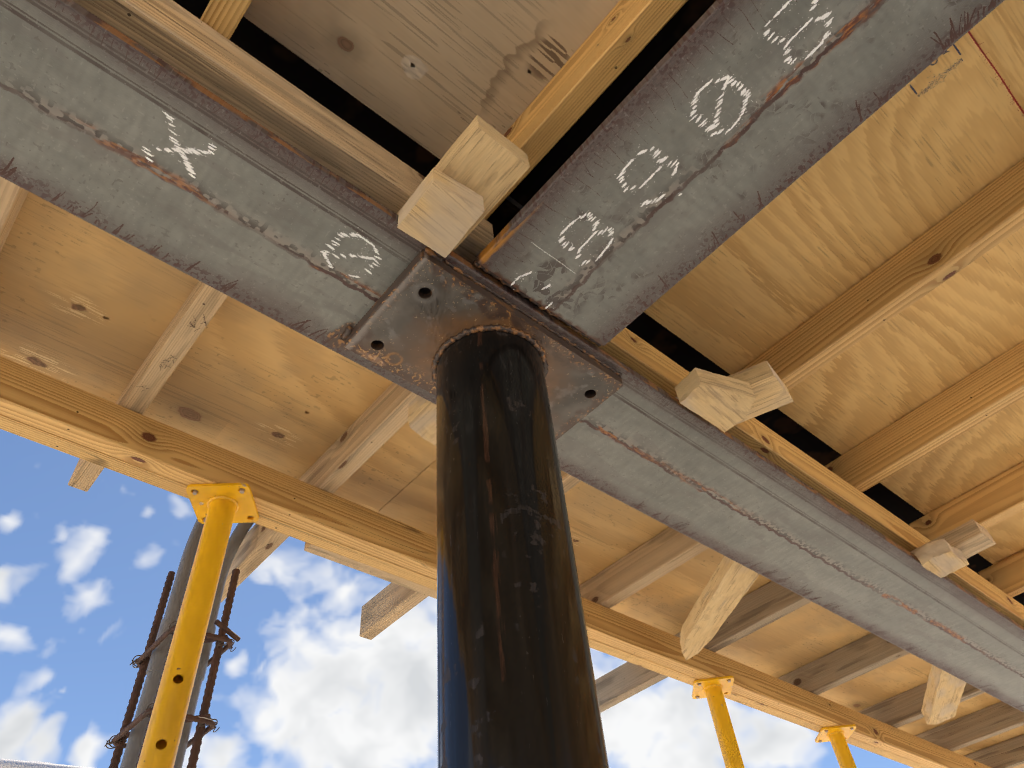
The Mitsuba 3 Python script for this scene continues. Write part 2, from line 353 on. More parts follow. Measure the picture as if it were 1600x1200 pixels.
def pipe_rough(p, n, uv):
    a, z = dr.atan2(p.y - .550, p.x - .514), mi.Float(p.z) - 1.6
    scuff = smoothstep(.62, .68, fbm(a * 6, z * 85, 5, 4)) * smoothstep(.58, .68, fbm(a * 4 + 3, z * 12, 6, 3))
    return .10 + .10 * smoothstep(.4, .75, fbm(a * 5, z * 3, 4, 3)) + .4 * scuff


def pipe_bump(p, n, uv):
    a = dr.atan2(p.y - .550, p.x - .514)
    return fbm(a * 4, p.z * .7, 2, 2) + .05 * fbm(a * 16, p.z * 9, 3, 2)


add_mat('black_paint', proc(pipe_fn), proc(pipe_rough), pipe_bump, .0022, 1.5e-3, specular=.36)


def yellow_fn(p, n, uv):
    a = fbm(p.x * 30, p.y * 30, p.z * 9, 4)
    col = mix((.70, .38, .004), (.80, .455, .008), a)
    chip = smoothstep(.83, .86, fbm(p.x * 90 + 4, p.y * 90, p.z * 60, 3))
    col = mix(col, c3(.22, .10, .04), chip)
    smear = smoothstep(.58, .75, fbm(p.x * 16, p.y * 16, p.z * 3 + 5, 4))
    col = mix(col, c3(.48, .25, .02), smear * .45)
    splash = smoothstep(.79, .83, fbm(p.x * 60 + 9, p.y * 60, p.z * 34, 3))
    return mix(col, c3(.40, .36, .30), splash * .7)


add_mat('yellow_paint', proc(yellow_fn), .30, None, specular=.5, clearcoat=.6, clearcoat_gloss=.9)
add_mat('grey_pvc', proc(lambda p, n, uv: mix((.150, .155, .160), (.205, .21, .215), fbm(p.x * 40, p.y * 40, p.z * 6, 4))), .38, None, specular=.5)
add_mat('rusty_bar', proc(lambda p, n, uv: mix((.030, .016, .012), (.105, .048, .026), fbm(p.x * 90, p.y * 90, p.z * 40, 4))), .7)
add_mat('tie_wire', {'type': 'rgb', 'value': [.10, .075, .055]}, .5, metallic=.4)
add_mat('nail_steel', {'type': 'rgb', 'value': [.42, .36, .30]}, .4, metallic=.6)
add_mat('white_metal', proc(lambda p, n, uv: mix((.50, .51, .52), (.62, .62, .62), fbm(p.x * 20, p.y * 20, p.z * 20, 3))), .45)
add_mat('chalk', {'type': 'rgb', 'value': [.80, .81, .79]}, .95)
add_mat('rust_dark', {'type': 'rgb', 'value': [.070, .034, .026]}, .8)
add_mat('ink', {'type': 'rgb', 'value': [.030, .035, .075]}, .7)
add_mat('stamp_ink', {'type': 'rgb', 'value': [.085, .060, .040]}, .8)
add_mat('red_dye', {'type': 'rgb', 'value': [.28, .022, .014]}, .7)


def ground_fn(p, n, uv):
    f = fbm(p.x * .9, p.y * .9, 1, 4)
    g = fbm(p.x * 14, p.y * 14, 2, 4)
    return mix((.60, .555, .47), (.74, .69, .60), dr.clip(.5 * f + .5 * g, 0, 1)) * (.9 + .2 * noise(p.x * 90, p.y * 90))


add_mat('pale_ground', proc(ground_fn), .9)
add_mat('slab_grey', proc(lambda p, n, uv: mix((.30, .29, .27), (.40, .39, .37), fbm(p.x * 6, p.y * 6, p.z * 6, 4))), .85)

# ------------------------------------------------------------------ builders
rng = random.Random(11)
nrg = np.random.default_rng(7)
count = {}


def fresh(name):
    k = count.get(name, 0)
    count[name] = k + 1
    return name if k == 0 else f'{name}_{k:03d}'


def put(name, mesh, mat, parent=None, smooth=False, uv=None):
    """ONE entry of the scene; heights in the mesh are from the eye."""
    key = fresh((parent + '__' if parent else '') + name)
    if isinstance(mesh, tuple):
        v, f = np.array(mesh[0], float), np.array(mesh[1], int)
    elif hasattr(mesh, 'to_mesh'):
        m = mesh.to_mesh(); v, f = np.array(m.vert_properties[:, :3], float), np.array(m.tri_verts)
    else:
        v, f = np.array(mesh.vertices, float), np.array(mesh.faces)
    v = v + [0, 0, EYE]
    scene[key] = mikit.ply((v, f), mat, smooth=smooth, uv=uv)
    return key


def tag(key, label, cat=None, group=None, kind=None):
    labels[key] = {k: v for k, v in (('label', label), ('category', cat), ('group', group), ('kind', kind)) if v}
    return key


def thing(name, label, cat, group=None):
    return tag(fresh(name), label, cat, group)


board_number = 0


def board(p0, along, length, wide, thick, side=(0, 0, 1), seed=None, chamfer=.0022, warp=.0015, twist=0.0):
    """A sawn stick as (vertices, faces, uv): its section is wide (across) by thick (along 'side'), p0 the centre of its starting end."""
    global board_number
    board_number += 1
    seed = board_number if seed is None else seed
    r = np.random.default_rng(1000 + seed)
    d = np.array(along, float); d /= np.linalg.norm(d)
    b = np.array(side, float); b -= d * (b @ d); b /= np.linalg.norm(b)
    a = np.cross(b, d)
    hw, ht, c = wide / 2, thick / 2, chamfer
    sec = [(-hw + c, -ht), (hw - c, -ht), (hw, -ht + c), (hw, ht - c), (hw - c, ht), (-hw + c, ht), (-hw, ht - c), (-hw, -ht + c)]
    flip = wide < thick                                        # the wide face of the stick always gets grain code 0
    n = max(2, int(length / .10) + 1)
    ss = np.linspace(0, length, n)
    ph = r.random(6) * 6.28
    oa = warp * (np.sin(ss * 1.3 + ph[0]) + .3 * np.sin(ss * 7 + ph[1]))
    ob = warp * (np.sin(ss * 1.1 + ph[2]) + .3 * np.sin(ss * 6 + ph[3]))
    V, F, U = [], [], []
    base = 11 * seed + 5.5 - length / 2
    for i in range(8):
        q0, q1 = np.array(sec[i]), np.array(sec[(i + 1) % 8])
        horizontal = abs(q1[0] - q0[0]) > abs(q1[1] - q0[1])
        code = (0 if horizontal else 1) ^ int(flip)
        start = len(V)
        for k, s in enumerate(ss):
            for q in (q0, q1):
                V.append(np.array(p0) + d * s + a * (q[0] + oa[k]) + b * (q[1] + ob[k]))
                w = q[0] if horizontal else q[1]
                U.append((base + s, code + .5 + np.clip(w, -.45, .45)))
        for k in range(n - 1):
            i0 = start + 2 * k
            F += [(i0, i0 + 1, i0 + 3), (i0, i0 + 3, i0 + 2)]
    for k, s, turn in ((0, 0, True), (n - 1, length, False)):
        start = len(V)
        for q in sec:
            V.append(np.array(p0) + d * s + a * (q[0] + oa[k]) + b * (q[1] + ob[k]))
            qa, qb = (q[1], q[0]) if flip else q
            U.append((11 * seed + 5.5 + qa, 2.5 + qb))
        for j in range(1, 7):
            F.append((start, start + j + 1, start + j) if turn else (start, start + j, start + j + 1))
    return np.array(V), np.array(F), np.array(U)


def stick(name, label, cat, mat, *args, group=None, parent=None, **kw):
    v, f, u = board(*args, **kw)
    key = put(name, (v, f), mat, parent, uv=u)
    return tag(key, label, cat, group) if label else key


def slab_poly(poly, z0, z1, seed):
    """A flat sheet of any outline, with grain coordinates of its own sheet number."""
    m = trimesh.creation.extrude_polygon(poly, z1 - z0, engine='earcut')
    v = np.array(m.vertices)[np.array(m.faces)].reshape(-1, 3)
    f = np.arange(len(v)).reshape(-1, 3)
    v[:, 2] += z0
    return v, f, np.stack([40.0 * seed + 10 + v[:, 0], v[:, 1]], 1)


def chunk(poly, z0, z1, along, seed, rough=.003, res=.012):
    """A hacked block: outline in plan, extruded, refined and roughened, with wood coordinates along 'along'."""
    pts = [tuple(q) for q in poly]
    m = m3.Manifold.extrude(m3.CrossSection([pts], m3.FillRule.NonZero), z1 - z0).translate([0, 0, z0])
    m = m.refine_to_length(res).to_mesh()
    v, f = np.array(m.vert_properties[:, :3], float), np.array(m.tri_verts)
    tm = trimesh.Trimesh(v, f, process=False)
    nn = np.array(tm.vertex_normals)
    d = np.array([along[0], along[1], 0.0]); d /= np.linalg.norm(d)
    a = np.array([-d[1], d[0], 0.0])
    s, w = v @ d, v @ a
    h = np.stack([meshkit.fbm(np.stack([s * 34, w * 120, v[:, 2] * 120], 1), 3, seed + k) - .5 for k in range(3)], 1)
    v = v + h * rough * 1.6
    c = v.mean(0)
    out = v[f].reshape(-1, 3)
    fn = np.repeat(np.cross(v[f[:, 1]] - v[f[:, 0]], v[f[:, 2]] - v[f[:, 0]]), 3, 0)
    fn /= np.linalg.norm(fn, axis=1, keepdims=True) + 1e-12
    S, W, Z = (out - c) @ d, (out - c) @ a, out[:, 2] - c[2]
    endf, flat = np.abs(fn @ d) > .75, np.abs(fn[:, 2]) > .6
    U = np.where(endf, 11 * seed + 5.5 + W, 11 * seed + 5.5 + S)
    Vv = np.where(endf, 2.5 + Z, np.where(flat, .5 + W, 1.5 + Z))
    return out, np.arange(len(out)).reshape(-1, 3), np.stack([U, Vv], 1)


def box(x0, x1, y0, y1, z0, z1, r=0.0, hole=None):
    if r:
        c = m3.CrossSection.square([x1 - x0 - 2 * r, z1 - z0 - 2 * r]).offset(r, m3.JoinType.Round, circular_segments=12).translate([x0 + r, z0 + r])
        m = m3.Manifold.extrude(c, y1 - y0).rotate([90, 0, 0]).translate([0, y1, 0])
    else:
        m = m3.Manifold.cube([x1 - x0, y1 - y0, z1 - z0]).translate([x0, y0, z0])
    return m


def tube(points, r, sides=10, close=False):
    p = np.asarray(points, float)
    t = (np.roll(p, -1, 0) - np.roll(p, 1, 0)) if close else np.gradient(p, axis=0)
    t /= np.linalg.norm(t, axis=1, keepdims=True) + 1e-12
    a = np.zeros_like(p)
    ref = np.array([0, 0, 1.0]) if abs(t[0, 2]) < .9 else np.array([1.0, 0, 0])
    for i in range(len(p)):
        x = ref - t[i] * (ref @ t[i]); x /= np.linalg.norm(x) + 1e-12
        a[i] = ref = x
    b = np.cross(t, a)
    ang = np.arange(sides) * 2 * np.pi / sides
    rr = np.broadcast_to(r, (len(p),))
    v = p[:, None] + rr[:, None, None] * (np.cos(ang)[None, :, None] * a[:, None] + np.sin(ang)[None, :, None] * b[:, None])
    n = len(p)
    rows = range(n if close else n - 1)
    F = []
    for i in rows:
        for j in range(sides):
            q = [i * sides + j, i * sides + (j + 1) % sides, ((i + 1) % n) * sides + (j + 1) % sides, ((i + 1) % n) * sides + j]
            F += [(q[0], q[1], q[2]), (q[0], q[2], q[3])]
    v = v.reshape(-1, 3)
    if not close:
        k = len(v)
        v = np.vstack([v, p[0], p[-1]])
        for j in range(sides):
            F += [(k, (j + 1) % sides, j), (k + 1, (n - 1) * sides + j, (n - 1) * sides + (j + 1) % sides)]
    return v, np.array(F)


def join(parts):
    V, F, at = [], [], 0
    for v, f in parts:
        V.append(v); F.append(np.asarray(f) + at); at += len(v)
    return np.vstack(V), np.vstack(F)


def dab(x, y, z, dx, dy, long, wide, r):
    """A flat irregular fleck lying under a soffit at height z."""
    n = 9
    d = np.array([dx, dy]); d = d / np.linalg.norm(d)
    a = np.array([-d[1], d[0]])
    pts = []
    for i in range(n):
        th = 2 * math.pi * i / n
        k = .65 + .6 * r.random()
        q = np.array([x, y]) + d * math.cos(th) * long / 2 * k + a * math.sin(th) * wide / 2 * k
        pts.append((q[0], q[1], z))
    return np.array([(x, y, z)] + pts), np.array([(0, 1 + (i + 1) % n, 1 + i) for i in range(n)])


def chalk(strokes, z, axis, r):
    """Chalk dragged over rough scale: the stroke breaks into flecks that lie along the beam."""
    d = np.array([1.0, 0]) if axis == 'x' else np.array([0, 1.0])
    out = []
    for st in strokes:
        st = np.array(st)
        for p, q in zip(st[:-1], st[1:]):
            L = np.linalg.norm(q - p)
            par = abs((q - p) @ d) / L
            n = max(2, int(L / (.0044 if par < .85 else .0032)))
            for k in range(n):
                c = p + (q - p) * (k + r.random() * .7) / n
                if r.random() < .12:
                    continue
                lo = (.0085 + .0060 * r.random()) if par < .85 else .0075
                c = c + d * (r.random() - .5) * .004 * (1 - par)
                e = d + np.array([r.random() - .5, r.random() - .5]) * .30
                out.append(dab(c[0], c[1], z - .00002 * r.random(), e[0], e[1], lo, .0021 + .0016 * r.random(), r))
                for _ in range(2):
                    g = c + np.array([r.gauss(0, .005), r.gauss(0, .005)])
                    out.append(dab(g[0], g[1], z, e[0], e[1], .0006 + .0013 * r.random(), .0005 + .0005 * r.random(), r))
    return join(out)


def ribbon(pts, wide, z):
    p = np.array(pts, float)
    t = np.gradient(p, axis=0); t /= np.linalg.norm(t, axis=1, keepdims=True) + 1e-12
    a = np.stack([-t[:, 1], t[:, 0]], 1)
    w = np.asarray(wide)[:, None] / 2
    L, R = p + a * w, p - a * w
    v = np.vstack([np.c_[L, np.full(len(p), z)], np.c_[R, np.full(len(p), z)]])
    n = len(p)
    return v, np.array([f for i in range(n - 1) for f in ((i, i + 1, n + i + 1), (i, n + i + 1, n + i))])


def twig(x, y, dx, dy, length, wide, z, r):
    n = 7
    pts, ang = [], math.atan2(dy, dx)
    p = np.array([x, y], float)
    bend = r.gauss(0, .16)
    for i in range(n):
        pts.append(p.copy())
        ang += bend / n + r.gauss(0, .07)
        p = p + np.array([math.cos(ang), math.sin(ang)]) * length / (n - 1)
    w = [wide * (.55 + .8 * r.random()) * (1 - .45 * i / n) for i in range(n)]
    return ribbon(pts, w, z)


# ------------------------------------------------------------------ setting
g = trimesh.creation.box([400, 400, .5]); g.apply_translation([0, 0, -EYE - .25])
put('ground', g, 'pale_ground')
tag('ground', 'pale dusty concrete ground of the building site', None, None, 'structure')

# ------------------------------------------------------------------ steel: girder, second beam, column
H, FT = .855, .018                       # underside of the bottom flanges, flange thickness
GY0, GY1, GC = .434, .675, .5545
DEPTH = .30


def flange(x0, x1, y0, y1, z0, z1, axis):
    r = .0035
    if axis == 'x':
        c = m3.CrossSection.square([y1 - y0 - 2 * r, z1 - z0 - 2 * r]).offset(r, m3.JoinType.Round, circular_segments=16).translate([y0 + r, z0 + r])
        m = m3.Manifold.extrude(c, x1 - x0)        # section in (y,z), swept along x
        m = m.transform([[0, 0, 1, x0], [1, 0, 0, 0], [0, 1, 0, 0]])
    else:
        c = m3.CrossSection.square([x1 - x0 - 2 * r, z1 - z0 - 2 * r]).offset(r, m3.JoinType.Round, circular_segments=16).translate([x0 + r, z0 + r])
        m = m3.Manifold.extrude(c, y1 - y0).transform([[1, 0, 0, 0], [0, 0, 1, y0], [0, 1, 0, 0]])
    return m


GX0, GX1 = -1.9, 4.9
girder = thing('steel_girder', 'long grey steel girder crossing over the column from upper left to lower right', 'steel beam')
put('bottom_flange', flange(GX0, GX1, GY0, GY1, H, H + FT, 'x'), 'girder_scale', girder, smooth=35)
put('web', box(GX0, GX1, GC - .0045, GC + .0045, H + FT + .0005, H + DEPTH - FT - .0005), 'shaded_steel', girder)
put('top_flange', flange(GX0, GX1, GY0, GY1, H + DEPTH - FT, H + DEPTH, 'x'), 'shaded_steel', girder, smooth=35)

SX0, SX1, SY1 = .3865, .6375, .4205
second = thing('steel_crossbeam', 'grey steel beam marked with chalk figures running from the column to the upper right', 'steel beam')
put('bottom_flange', flange(SX0, SX1, -2.3, SY1, H, H + FT, 'y'), 'second_scale', second, smooth=35)
put('web', box(.5075, .5165, -2.3, .549, H + FT + .0005, H + DEPTH - FT - .0005), 'shaded_steel', second)
put('top_flange', flange(SX0, SX1, -2.3, SY1, H + DEPTH - FT, H + DEPTH, 'y'), 'shaded_steel', second, smooth=35)

ZC = H - .00035
g_x = [[(-0.0196, 0.4803), (-0.0108, 0.4913), (-0.0013, 0.5061), (0.013, 0.5151), (0.0231, 0.5237), (0.0348, 0.5328), (0.0382, 0.5474)], [(-0.022, 0.5348), (-0.0134, 0.5471)], [(-0.0116, 0.5272), (-0.001, 0.5208), (0.0112, 0.5111), (0.0282, 0.5002), (0.0387, 0.4932), (0.0366, 0.4799)]]
g_d = [[(0.2182, 0.496), (0.2182, 0.508), (0.2183, 0.5201), (0.2168, 0.5281), (0.216, 0.5355), (0.2273, 0.542), (0.2361, 0.5494)], [(0.2279, 0.529), (0.2435, 0.5163), (0.2578, 0.508), (0.2745, 0.4999)], [(0.2182, 0.496), (0.2348, 0.4824), (0.2595, 0.484), (0.2705, 0.4905), (0.2779, 0.5001), (0.277, 0.5121), (0.2759, 0.5258)], [(0.2609, 0.5438), (0.2743, 0.5371)]]
s_8a = [[(0.4566, 0.0393), (0.4521, 0.0481), (0.4436, 0.0602), (0.4429, 0.0723), (0.4442, 0.0797), (0.4534, 0.0884), (0.4574, 0.0961), (0.4736, 0.0952), (0.4893, 0.0937), (0.4934, 0.0871)], [(0.4579, 0.0403), (0.4638, 0.0522), (0.4705, 0.0627), (0.4808, 0.0739), (0.4884, 0.0832), (0.4941, 0.0877)], [(0.4572, 0.0398), (0.4716, 0.0385), (0.4863, 0.0404), (0.4923, 0.0366), (0.4972, 0.0444), (0.5064, 0.0566), (0.5096, 0.0685), (0.5107, 0.0812), (0.5011, 0.0889), (0.4971, 0.1)]]
s_top = [[(0.4438, -0.057), (0.4442, -0.0426), (0.4441, -0.0275), (0.452, -0.0186), (0.4637, -0.0216), (0.4744, -0.0271)], [(0.4793, -0.0603), (0.4795, -0.0452), (0.4798, -0.0274), (0.4881, -0.0225), (0.4976, -0.0167), (0.5069, -0.0251)], [(0.467, -0.0761), (0.4691, -0.0708), (0.475, -0.0615)], [(0.4841, -0.0626), (0.4892, -0.0755), (0.499, -0.0708), (0.5063, -0.063), (0.5108, -0.0593), (0.5113, -0.0447), (0.5118, -0.0299)], [(0.4438, -0.057), (0.4454, -0.0652), (0.4531, -0.0738), (0.467, -0.0761)]]
s_8b = [[(0.455, 0.2717), (0.4484, 0.2814), (0.4458, 0.3009), (0.4468, 0.317), (0.4571, 0.326), (0.474, 0.3265), (0.476, 0.3191)], [(0.455, 0.2717), (0.4734, 0.2738), (0.4772, 0.2839)], [(0.4819, 0.2858), (0.4834, 0.3191), (0.4911, 0.3289), (0.502, 0.3304), (0.5094, 0.3227)], [(0.486, 0.2826), (0.4952, 0.2679), (0.5017, 0.276), (0.5099, 0.283), (0.5147, 0.3166)]]
s_tick = [[(0.4476, 0.4193), (0.4476, 0.4027), (0.4508, 0.3962), (0.4562, 0.3859)], [(0.4879, 0.3967), (0.4921, 0.3851)], [(0.5144, 0.4180), (0.5151, 0.4079)]]
s_9 = [[(0.4492, 0.162), (0.4444, 0.1705), (0.4443, 0.1859), (0.445, 0.2011), (0.4498, 0.2081), (0.4626, 0.2128), (0.4705, 0.2141), (0.4748, 0.2045)], [(0.4801, 0.1684), (0.4803, 0.1852), (0.4805, 0.2037)], [(0.4527, 0.1558), (0.4672, 0.1559), (0.4751, 0.1663)], [(0.4714, 0.1561), (0.4849, 0.1561), (0.4933, 0.1494), (0.4993, 0.1592), (0.5017, 0.1683)], [(0.5021, 0.2134), (0.5078, 0.205), (0.5129, 0.1998), (0.5125, 0.1885)], [(0.5287, 0.1796), (0.5313, 0.1699)]]
for st, parent, ax in ((g_x, girder, 'x'), (g_d, girder, 'x'), (s_top, second, 'y'), (s_8a, second, 'y'), (s_9[:4], second, 'y'), (s_8b, second, 'y'), *[([t], second, 'y') for t in s_tick], (s_9[4:], second, 'y')):
    put('chalk_mark', chalk(st, ZC, ax, rng), 'chalk', parent)

# rust veins: they branch inward from the flange tips
def vein_run(a0, a1, skip, step, root, inward, r):
    """Clusters of bent twigs from the flange tip, and loose specks between them."""
    out, a = [], a0
    while a < a1:
        if not (skip and skip[0] < a < skip[1]):
            tall = r.random() < .36
            for _ in range(r.choice([2, 3, 4]) if tall else 2):
                L = (.010 + .026 * r.random() ** 1.5) if tall else (.003 + .006 * r.random())
                out.append(root(a + r.gauss(0, .006), L, (.0016 + .0014 * r.random())))
        a += step * (.3 + 1.2 * r.random())
    return out


veins = vein_run(-.45, 3.6, (.30, .72), .017, lambda a, L, w: twig(a, GY1 - .005, rng.gauss(.30, .16), -1, L, w, ZC, rng), 1, rng)
x = -.45
while x < 3.2:                                                  # fine ticks along the near tip
    if not .29 < x < .72:
        veins.append(twig(x, GY0 + .002 + .004 * rng.random(), rng.gauss(0, .05), 1, .005 + .016 * rng.random() ** 2, .0005 + .0005 * rng.random(), ZC, rng))
    x += .0035 + .006 * rng.random()
tag(put('rust_veins', join(veins), 'rust_dark', girder), 'dark brown rust veins branching in from the flange edges', None, None, 'stuff')
veins = vein_run(-.6, .40, None, .015, lambda a, L, w: twig(SX1 - .005, a, -1, rng.gauss(-.35, .16), L, w, ZC, rng), 1, rng)
y = -.6
while y < .41:
    veins.append(twig(SX0 + .006 + .016 * rng.random(), y, 1, rng.gauss(0, .05), .012 + .045 * rng.random(), .0004 + .0004 * rng.random(), ZC, rng))
    y += .007 + .012 * rng.random()
tag(put('rust_veins', join(veins), 'rust_dark', second), 'dark rust veins and fine cracks in the scale', None, None, 'stuff')
put('scratch', ribbon([(.424 + .084 * k / 8, .350 + .0003 * math.sin(k)) for k in range(9)], [.0006] * 9, ZC), 'chalk', second)

# column
PX, PY, PR, TP = .514, .550, .0815, .020
column = thing('steel_column', 'round black painted steel pipe column with rust streaks under the beam crossing', 'column')
ang = np.linspace(0, 2 * np.pi, 97)[:-1]
zz = np.linspace(-EYE + .012, H - TP, 90)
A, Z = np.meshgrid(ang, zz)
v = np.stack([PX + PR * np.cos(A), PY + PR * np.sin(A), Z], -1).reshape(-1, 3)
F = []
for i in range(len(zz) - 1):
    for j in range(96):
        q = [i * 96 + j, i * 96 + (j + 1) % 96, (i + 1) * 96 + (j + 1) % 96, (i + 1) * 96 + j]
        F += [(q[0], q[1], q[2]), (q[0], q[2], q[3])]
put('shaft', (v, np.array(F)), 'black_paint', column, smooth=True)
c = m3.CrossSection.square([.391 - .008, .195 - .008]).offset(.004, m3.JoinType.Round, circular_segments=16).translate([.318, .451])
plate = m3.Manifold.extrude(c, TP - .0006).translate([0, 0, H - TP])
for hx, hy in ((.3515, .4935), (.3515, .6105), (.675, .4935), (.675, .6105)):
    plate = plate - m3.Manifold.cylinder(.1, .0095, .0095, 32).translate([hx, hy, H - .05])
put('cap_plate', plate, 'plate_steel', column, smooth=30)
for hx, hy in ((.3515, .4935), (.3515, .6105), (.675, .4935), (.675, .6105)):
    d_ = trimesh.creation.cylinder(.0094, .0006, sections=28); d_.apply_translation([hx, hy, H - .0012])
    put('bolt_hole', d_, 'shaded_steel', column)  # dark disc in each hole: the shade of its depth as colour
th = np.linspace(0, 2 * np.pi, 181)[:-1]
wr = PR + .0022 + nrg.normal(0, .0009, 180)
put('weld_ring', tube(np.stack([PX + wr * np.cos(th), PY + wr * np.sin(th), np.full(180, H - TP - .002)], 1), .0046 + .0007 * np.sin(th * 44) + nrg.normal(0, .0004, 180), 8, True), 'weld_bead', column, smooth=True)


def bead(p, q, r0, parent):
    n = max(6, int(np.linalg.norm(np.subtract(q, p)) / .003))
    t = np.linspace(0, 1, n)[:, None]
    pts = np.array(p) * (1 - t) + np.array(q) * t + nrg.normal(0, .0006, (n, 3))
    put('weld', tube(pts, r0 * (1 + .28 * np.sin(np.arange(n) * 1.1) + nrg.normal(0, .10, n)), 8), 'weld_bead', parent, smooth=True)


bead((.318, .4475, H - .002), (.345, .4475, H - .002), .0050, column)
bead((.35, .446, H - .001), (.70, .446, H - .001), .0026, column)
bead((.3125, .62, H - .002), (.3125, .642, H - .002), .0055, column)
bead((.316, .6435, H - .002), (.70, .6435, H - .002), .0036, column)
bead((.7065, .455, H - .002), (.7065, .63, H - .002), .0026, column)
bead((.388, .4272, H + .012), (.636, .4272, H + .012), .0034, second)
bp = trimesh.creation.box([.32, .32, .02]); bp.apply_translation([PX, PY, -EYE + .01])
put('base_plate', bp, 'plate_steel', column)

# ------------------------------------------------------------------ formwork lumber
JB, JT = .990, 1.0795                    # joist underside and top
JC, JH = (JB + JT) / 2, JT - JB


def joist(cx, y0, y1, mat, label, group=None, **kw):
    return stick('floor_joist', label, 'joist', mat, (cx, y0, JC), (0, 1, 0), y1 - y0, .038, JH - .0006, group=group, **kw)


joist(-.022, -2.25, .47, 'fresh_wood', 'short stub of timber joist at the top left edge above the grey girder')
joist(.3925, -2.25, .47, 'fresh_wood', 'clean yellow joist running alongside the chalk marked crossbeam')
joist(1.090, -2.25, .47, 'fresh_wood', 'joist with a black knot, nearest to the crossbeam on the bright plywood side')
joist(1.508, -2.25, .47, 'fresh_wood', 'second joist from the crossbeam on the bright plywood side')
joist(1.907, -2.25, .47, 'fresh_wood', 'third joist from the crossbeam, its end above the notched grey block')
joist(2.310, -2.25, .47, 'fresh_wood', 'fourth joist from the crossbeam, at the right edge of the picture')
for cx, nth in ((2.71, 'fifth'), (3.11, 'sixth'), (3.51, 'seventh')):
    joist(cx, -2.25, .47, 'fresh_wood', nth + ' joist from the crossbeam, beyond the right picture edge')
for cx, nth in ((-.43, 'first'), (-.83, 'second'), (-1.24, 'third')):
    joist(cx, -2.25, .47, 'used_wood', nth + ' joist past the left picture edge under the grey plywood')
joist(-.155, .66, 1.285, 'used_wood', 'joist showing at the left picture edge below the girder')
joist_marked = joist(.153, .66, 1.385, 'used_wood', 'pale scuffed joist with inked marks whose end sticks out left of the big yellow post')
joist(.549, .66, 1.62, 'used_wood', 'pale joist running behind the top of the left yellow post')
joist(.952, .66, 1.582, 'used_wood', 'joist whose square end sticks out into the sky left of the black column')
joist(1.383, .66, 1.285, 'used_wood', 'grey brown joist right of the column with a pale underside')
joist(1.825, .66, 1.80, 'grey_wood', 'dark weathered joist behind the long pointed wedge, sticking out past the shore beam')
joist(2.370, .66, 1.285, 'grey_wood', 'dark grey joist between the two hanging wood blocks')
joist(2.890, .66, 1.285, 'grey_wood', 'dark weathered joist behind the short split block')
joist(3.330, .66, 1.285, 'grey_wood', 'dark joist near the lower right corner, second from the corner')
joist(3.760, .66, 1.285, 'grey_wood', 'darkest joist in the lower right corner')
joist(-.56, .66, 1.285, 'used_wood', 'joist past the left picture edge under the tan plywood')

LB, LT = .911, .9895
stick('ledger_board', 'knotty brown ledger board along the near side of the girder, left of the crossbeam', 'ledger board', 'used_wood', (-1.85, .419 + .019, (LB + LT) / 2), (1, 0, 0), 2.27, .038, LT - LB)
stick('ledger_board', 'orange ledger board along the near side of the girder, right of the crossbeam', 'ledger board', 'fresh_wood', (.60, .434 + .019, (LB + LT) / 2), (1, 0, 0), 3.6, .038, LT - LB)
stick('ledger_board', 'ledger board resting on the girder on the side towards the sky', 'ledger board', 'used_wood', (-1.85, .695, (LB + LT) / 2), (1, 0, 0), 6.6, .038, LT - LB)

# doubled shore beam and its splice
ZB, ZT_ = .905, JB - .0006
shore = thing('shore_beam', 'long orange shore beam of two planks on the yellow posts, against the sky', 'timber beam')
stick('plank', None, None, 'fresh_wood', (-1.9, 1.111 + .0188, (ZB + ZT_) / 2), (1, 0, 0), 6.0, .0372, ZT_ - ZB, parent=shore, warp=.0004)
stick('plank', None, None, 'fresh_wood', (-1.9, 1.1492 + .0188, (ZB + ZT_) / 2 + .0008), (1, 0, 0), 6.0, .0372, ZT_ - ZB - .0016, parent=shore, warp=.0004)
stick('splice_board', 'thin greyish splice board on the outer face of the shore beam, left of the column', 'board', 'used_wood', (.574, 1.1872 + .019, .951), (1, 0, 0), .72, .037, .074, warp=.0003)

shore_marked = shore
nail_ = trimesh.creation.annulus(.0030, .0056, .0012, sections=24)
nail_.apply_transform(trimesh.transformations.rotation_matrix(math.pi / 2, [1, 0, 0])); nail_.apply_translation([-.017, .4186, .976])
put('nail_washer', nail_, 'nail_steel', 'ledger_board')
mk = []
for mx, mz, ml, mw in ((-.034, .983, .012, .0016), (-.030, .968, .016, .0018), (-.031, .962, .010, .0015), (-.027, .946, .011, .0018), (-.021, .944, .013, .0018), (-.014, .948, .012, .0016), (-.004, .962, .009, .0014), (.006, .952, .010, .0014)):
    q = ribbon([(mx + ml * t - .5 * ml, mz + .003 * math.sin(9 * t + mx * 90)) for t in np.linspace(0, 1, 7)], mw * (.5 + nrg.random(7)), 0)
    mk.append((np.stack([q[0][:, 0], np.full(len(q[0]), .4180), q[0][:, 1]], 1), q[1][:, ::-1]))
put('stamp_mark', join(mk), 'stamp_ink', 'ledger_board')
mk = []
for mx, my in ((.163, .848), (.154, .866), (.154, .958), (.151, .975), (.146, 1.045)):
    for _ in range(5):
        mk.append(twig(mx + rng.gauss(0, .004), my + rng.gauss(0, .004), rng.gauss(0, 1), rng.gauss(0, 1), .008 + .006 * rng.random(), .0012, JB - .0022, rng))
tag(put('stamp_mark', join(mk), 'stamp_ink', joist_marked), 'scribbled dark marks', None, None, 'stuff')
mk = []
for k in range(16):
    mk.append(dab(1.4965 + .001 * math.sin(k), 1.136 + .0032 * k, ZB - .0006, 1, .2 * math.sin(k * 3), .0032 + .003 * rng.random(), .0010, rng))
put('stamp_mark', join(mk), 'stamp_ink', shore_marked)

# stub blocks that lie on the flange and carry the ledgers
BZ0, BZ1 = H + FT + .0004, LB - .0006


